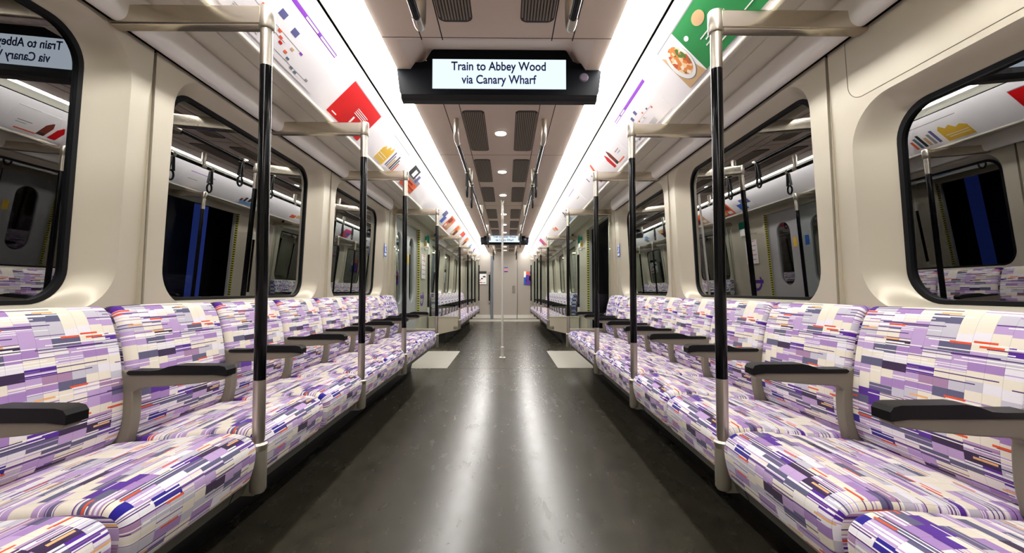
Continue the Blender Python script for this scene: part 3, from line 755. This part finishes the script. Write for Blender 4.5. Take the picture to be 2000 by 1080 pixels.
advert(1, 1.36, 2.11, 'green', 'green food advert with a plate of food, nearest on the right slope', bar + [((.76, 1, 0, 1), 'card'), ([(.765, 1), (.80, .72), (1, .12), (1, 1)], 'tan', 2), (disc(.885, .50, .113, .42, 32), 'grey', 3), (disc(.885, .49, .110, .41, 32), 'white', 4), (disc(.875, .47, .085, .34, 32), 'food_print', 5), (disc(.52, .25, .06, .12), 'tan', 2), (disc(.70, .30, .022, .05), 'white', 2)] + lines(.35, .62, (.52, .60, .68, .76, .84), 0.025) + lines(.18, .30, (.2, .5, .8)))
advert(1, 2.34, 3.02, 'card', 'white railway line map with a lilac bar beside the second pole on the right', route_map(False))
advert(1, 3.16, 3.66, 'card', 'white poster with two dark red bottles on the right slope', [((.0, .3, .02, .03), 'grey'), ([(.50, .9), (.52, .45), (.58, .3), (.60, .3), (.64, .5), (.62, .9)], 'brown'), ([(.68, .92), (.70, .5), (.75, .34), (.77, .34), (.83, .55), (.80, .92)], 'red'), ([(.50, .9), (.62, .9), (.60, .78), (.51, .78)], 'dark', 2), ((.15, .35, .55, .58), 'grey'), ((.15, .3, .65, .67), 'grey'), ((.2, .5, .88, .93), 'orange')])
advert(1, 3.92, 4.42, 'card', 'white poster with an orange stroke and small figures on the right slope', [([(.0, .1), (.1, .1), (.3, .9), (.2, .9)], 'orange'), ((.4, .44, .4, .7), 'dark'), ((.48, .54, .55, .8), 'teal'), ((.6, .68, .7, .9), 'sky_blue'), ((.75, .8, .3, .5), 'slate')])
advert(1, 4.85, 5.35, 'card', 'almost blank white poster above the right doors', [((.1, .9, .06, .09), 'lilac'), ((.2, .5, .5, .53), 'grey')])
advert(1, 5.95, 6.45, 'card', 'white poster with dark figures on pale blue above the right doors', [((.1, .9, .75, .98), 'sky_blue'), ((.2, .3, .45, .8), 'dark'), ((.38, .5, .3, .72), 'dark'), ((.56, .64, .5, .8), 'dark'), ((.05, .15, .6, .8), 'brown')])
for i, (a, mA, mB, mC, lb) in enumerate(((7.3, 'card', 'orange', 'tan', 'white poster with orange marks past the right doors'), (8.6, 'card', 'grey', 'sky_blue', 'white poster with pale blue print above the far right row'), (9.6, 'magenta', 'orange', 'blue', 'bright pink and orange poster level with the far screen on the right'), (10.9, 'card', 'lilac', 'grey', 'white and lilac poster last on the right slope'))):
    advert(1, a, a+0.46, mA, lb, [((.1, .45, .5, .8), mB), ((.5, .9, .4, .7), mC)])

# ------------------------------------------------------------------ doors and door-side fittings
# left: two closed leaves with tall oval windows; right: doors open towards the platform
DT = 1.90
dl = empty('door_2', (-1.30, 5.74, 0), kind='structure', label='closed pair of left side doors with tall rounded windows')
for nm, ya, yb in (('door_leaf', -0.70, -0.006), ('door_leaf', 0.006, 0.70)):
    rect = [(ya, 0.01), (yb, 0.01), (yb, DT), (ya, DT)]
    ym = (ya+yb)/2; ov = rrect(ym-0.15, ym+0.15, 0.75, 1.68, 0.145, 12)
    tri = tessellate_polygon([[Vector((p[0], p[1], 0)) for p in rect], [Vector((p[0], p[1], 0)) for p in ov]])
    L_ = MB().add([(-0.03, p, q) for p, q in rect+ov], [tuple(t_) for t_ in tri])
    n = len(ov); L_.add([(-0.03, p, q) for p, q in ov] + [(-0.055, p, q) for p, q in ov], [(i, (i+1) % n, n+(i+1) % n, n+i) for i in range(n)])
    leaf = L_.build('door_leaf', 'door_leaf', dl)
    MB().prism(ov, lambda p, q, t_: (t_, p, q), -0.060, -0.052).build('leaf_window', 'window_glass', leaf)
    MB().box(-0.03, -0.025, ym+(0.20 if ya < 0 else -0.27), ym+(0.27 if ya < 0 else -0.20), 1.30, 1.43).build('leaf_sticker', 'blue' if ya < 0 else 'yellow', leaf)
MB().box(-0.05, -0.025, -0.005, 0.005, 0, DT).build('door_seal', 'black', dl)
drr = empty('door_3', (1.30, 5.74, 0), kind='structure', label='open right side doorway to the dark platform')
MB().box(-0.03, 0.05, -0.71, 0.71, -0.01, 0.004).build('door_sill', 'steel', drr)
MB().box(0.02, 0.055, -0.72, -0.66, 0, DT).box(0.02, 0.055, 0.66, 0.72, 0, DT).build('door_leaf', 'door_leaf', drr)
for s, root in ((-1, dl), (1, drr)):
    for yy in (-0.71, 0.715):
        MB().box(-0.04 if s < 0 else -0.02, 0.02 if s < 0 else 0.05, yy-0.02, yy+0.02, 0.0, DT).build('door_jamb', 'panel', root)
    MB().box(-0.012, 0.014, 0.684, 0.694, 0.55, DT-0.04).build('hazard_strip', 'hazard', root)
    MB().box(-0.03, 0.05 if s > 0 else 0.03, -0.72, 0.72, DT-0.05, DT+0.02).build('door_lintel', 'panel', root)
for s in (-1, 1):
    sd = nearest_word(s)
    hr = empty('door_handrail', (s*1.20, 6.72, 0), label='slim black vertical handrail past the %s doors' % sd, cat='handrail', group='handrails beside the doors')
    MB().tube([(0, 0, 0.66), (0, 0, 1.50)], 0.018, 14).build('black_sleeve', 'black_sleeve', hr, smooth=35)
    m_ = MB().tube([(0, 0, 0.56), (0, 0, 0.66)], 0.0185, 14).tube([(0, 0, 1.50), (0, 0, 1.62)], 0.0185, 14)
    m_.box(min(0, s*.135), max(0, s*.135), -.02, .02, 0.56, 0.59, 0.006).box(min(0, s*.115), max(0, s*.115), -.02, .02, 1.60, 1.63, 0.006)
    m_.build('handrail_bracket', 'steel_light', hr, smooth=35)
    er = empty('emergency_release', (s*1.285, 7.02, 1.72), label='green and yellow emergency door release box on the %s wall' % sd, cat='emergency release', group='door release boxes')
    MB().box(-0.018, 0.018, -0.08, 0.08, -0.12, 0.12, 0.01).build('case', 'panel_white', er)
    MB().box(min(-s*.026, -s*.020), max(-s*.026, -s*.020), -0.08, 0.08, 0.0, 0.12).build('green_sign', 'green_lamp', er)
    MB().box(-0.014, 0.014, -0.092, -0.08, 0.04, 0.10).build('green_end', 'green_lamp', er)
    MB().box(-0.016, 0.016, -0.090, -0.08, -0.06, -0.01).build('yellow_label', 'yellow', er)
    # priority sticker
    pst = empty('priority_sticker', (s*(wall_x(1.38)-0.001), 4.74, 1.38), label='small blue priority seat sticker on the %s wall by the last window' % sd, cat='sticker', group='priority seat stickers')
    MB().box(-0.001, 0.001, -0.045, 0.045, -0.075, 0.075).build('sticker_sheet', 'blue', pst)
    MB().tube([(-s*0.0012, 0, .045), (-s*0.002, 0, .045)], 0.012, 12).box(min(-s*.002, -s*.0012), max(-s*.002, -s*.0012), -.012, .012, -.01, .028).box(min(-s*.002, -s*.0012), max(-s*.002, -s*.0012), -.012, .03, -.02, -.006).box(min(-s*.002, -s*.0012), max(-s*.002, -s*.0012), -.035, .035, -.062, -.035).build('sticker_print', 'white', pst)
# notice board and ring decal on the panel beyond the left doors
nb = empty('line_diagram', (-(wall_x(1.4)-0.003), 6.90-0.0, 1.38), label='white notice with red route lines on the wall past the left doors', cat='notice')
MB().box(-0.002, 0.002, -0.16, 0.16, -0.26, 0.26).build('notice_sheet', 'card', nb)
m_ = MB()
for k in range(6): m_.box(0.002, 0.003, -0.13+0.02*(k % 2), 0.13, 0.18-0.075*k, 0.19-0.075*k)
m_.box(0.002, 0.0032, 0.03, 0.055, 0.0, 0.2); m_.build('red_lines', 'red', nb)
rd = empty('ring_decal', (-(wall_x(0.85)-0.002), 6.90, 0.82), label='purple ring and bar decal low on the wall past the left doors', cat='decal')
ring = MB(); n = 28
for k in range(n):
    a, b_ = 2*PI*k/n, 2*PI*(k+1)/n
    ring.add([(0, r_*math.cos(q), r_*math.sin(q)) for q in (a, b_) for r_ in (0.11, 0.155)], [(0, 1, 3, 2)])
ring.add([(0.0005, -0.19, -0.028), (0.0005, 0.19, -0.028), (0.0005, 0.19, 0.028), (0.0005, -0.19, 0.028)], [(0, 1, 2, 3)])
ring.build('ring_mark', 'purple', rd)

# beyond the glass: dark platform walls
for s in (-1, 1):
    o = MB().box(min(s*2.3, s*2.4), max(s*2.3, s*2.4), -3, 17, -0.6, 3.2).build('trim_%d' % (7 if s < 0 else 8), 'tunnel'); tag(o, kind='structure', label='dark platform screen wall outside the %s windows' % nearest_word(s))
o = MB().box(1.40, 2.3, -3, 17, -0.62, -0.02).box(-2.3, -1.40, -3, 17, -0.62, -0.02).build('trim_9', 'tunnel'); tag(o, kind='structure', label='dark platform floor outside')
ro = empty('platform_roundel', (-2.29, 4.25, 1.85), label='dim ring and bar station sign on the platform wall, seen through the left windows', cat='sign')
ring = MB(); n = 32
for k in range(n):
    a, b_ = 2*PI*k/n, 2*PI*(k+1)/n
    ring.add([(d, r_*math.cos(q), r_*math.sin(q)) for d in (0.0, 0.01) for q in (a, b_) for r_ in (0.20, 0.29)], [(4, 5, 7, 6), (1, 0, 2, 3), (1, 3, 7, 5), (0, 4, 6, 2)])
ring.build('ring', 'sign_glow', ro)
MB().box(0.0, 0.02, -0.36, 0.36, -0.055, 0.055).build('bar', 'sign_glow', ro)
pe = empty('platform_screen_door', (1.75, 5.7, 0), label='dark platform edge door with blue lit strips outside the open right doors', cat='platform door')
MB().box(-0.02, 0.02, -0.9, -0.75, 0, 2.2).box(-0.02, 0.02, 0.75, 0.9, 0, 2.2).box(-0.02, 0.02, -0.9, 0.9, 2.05, 2.2).build('frame', 'black', pe)
MB().box(0.2, 0.22, 0.72, 1.02, 0.0, 1.95).build('blue_strip', 'blue_panel', pe)
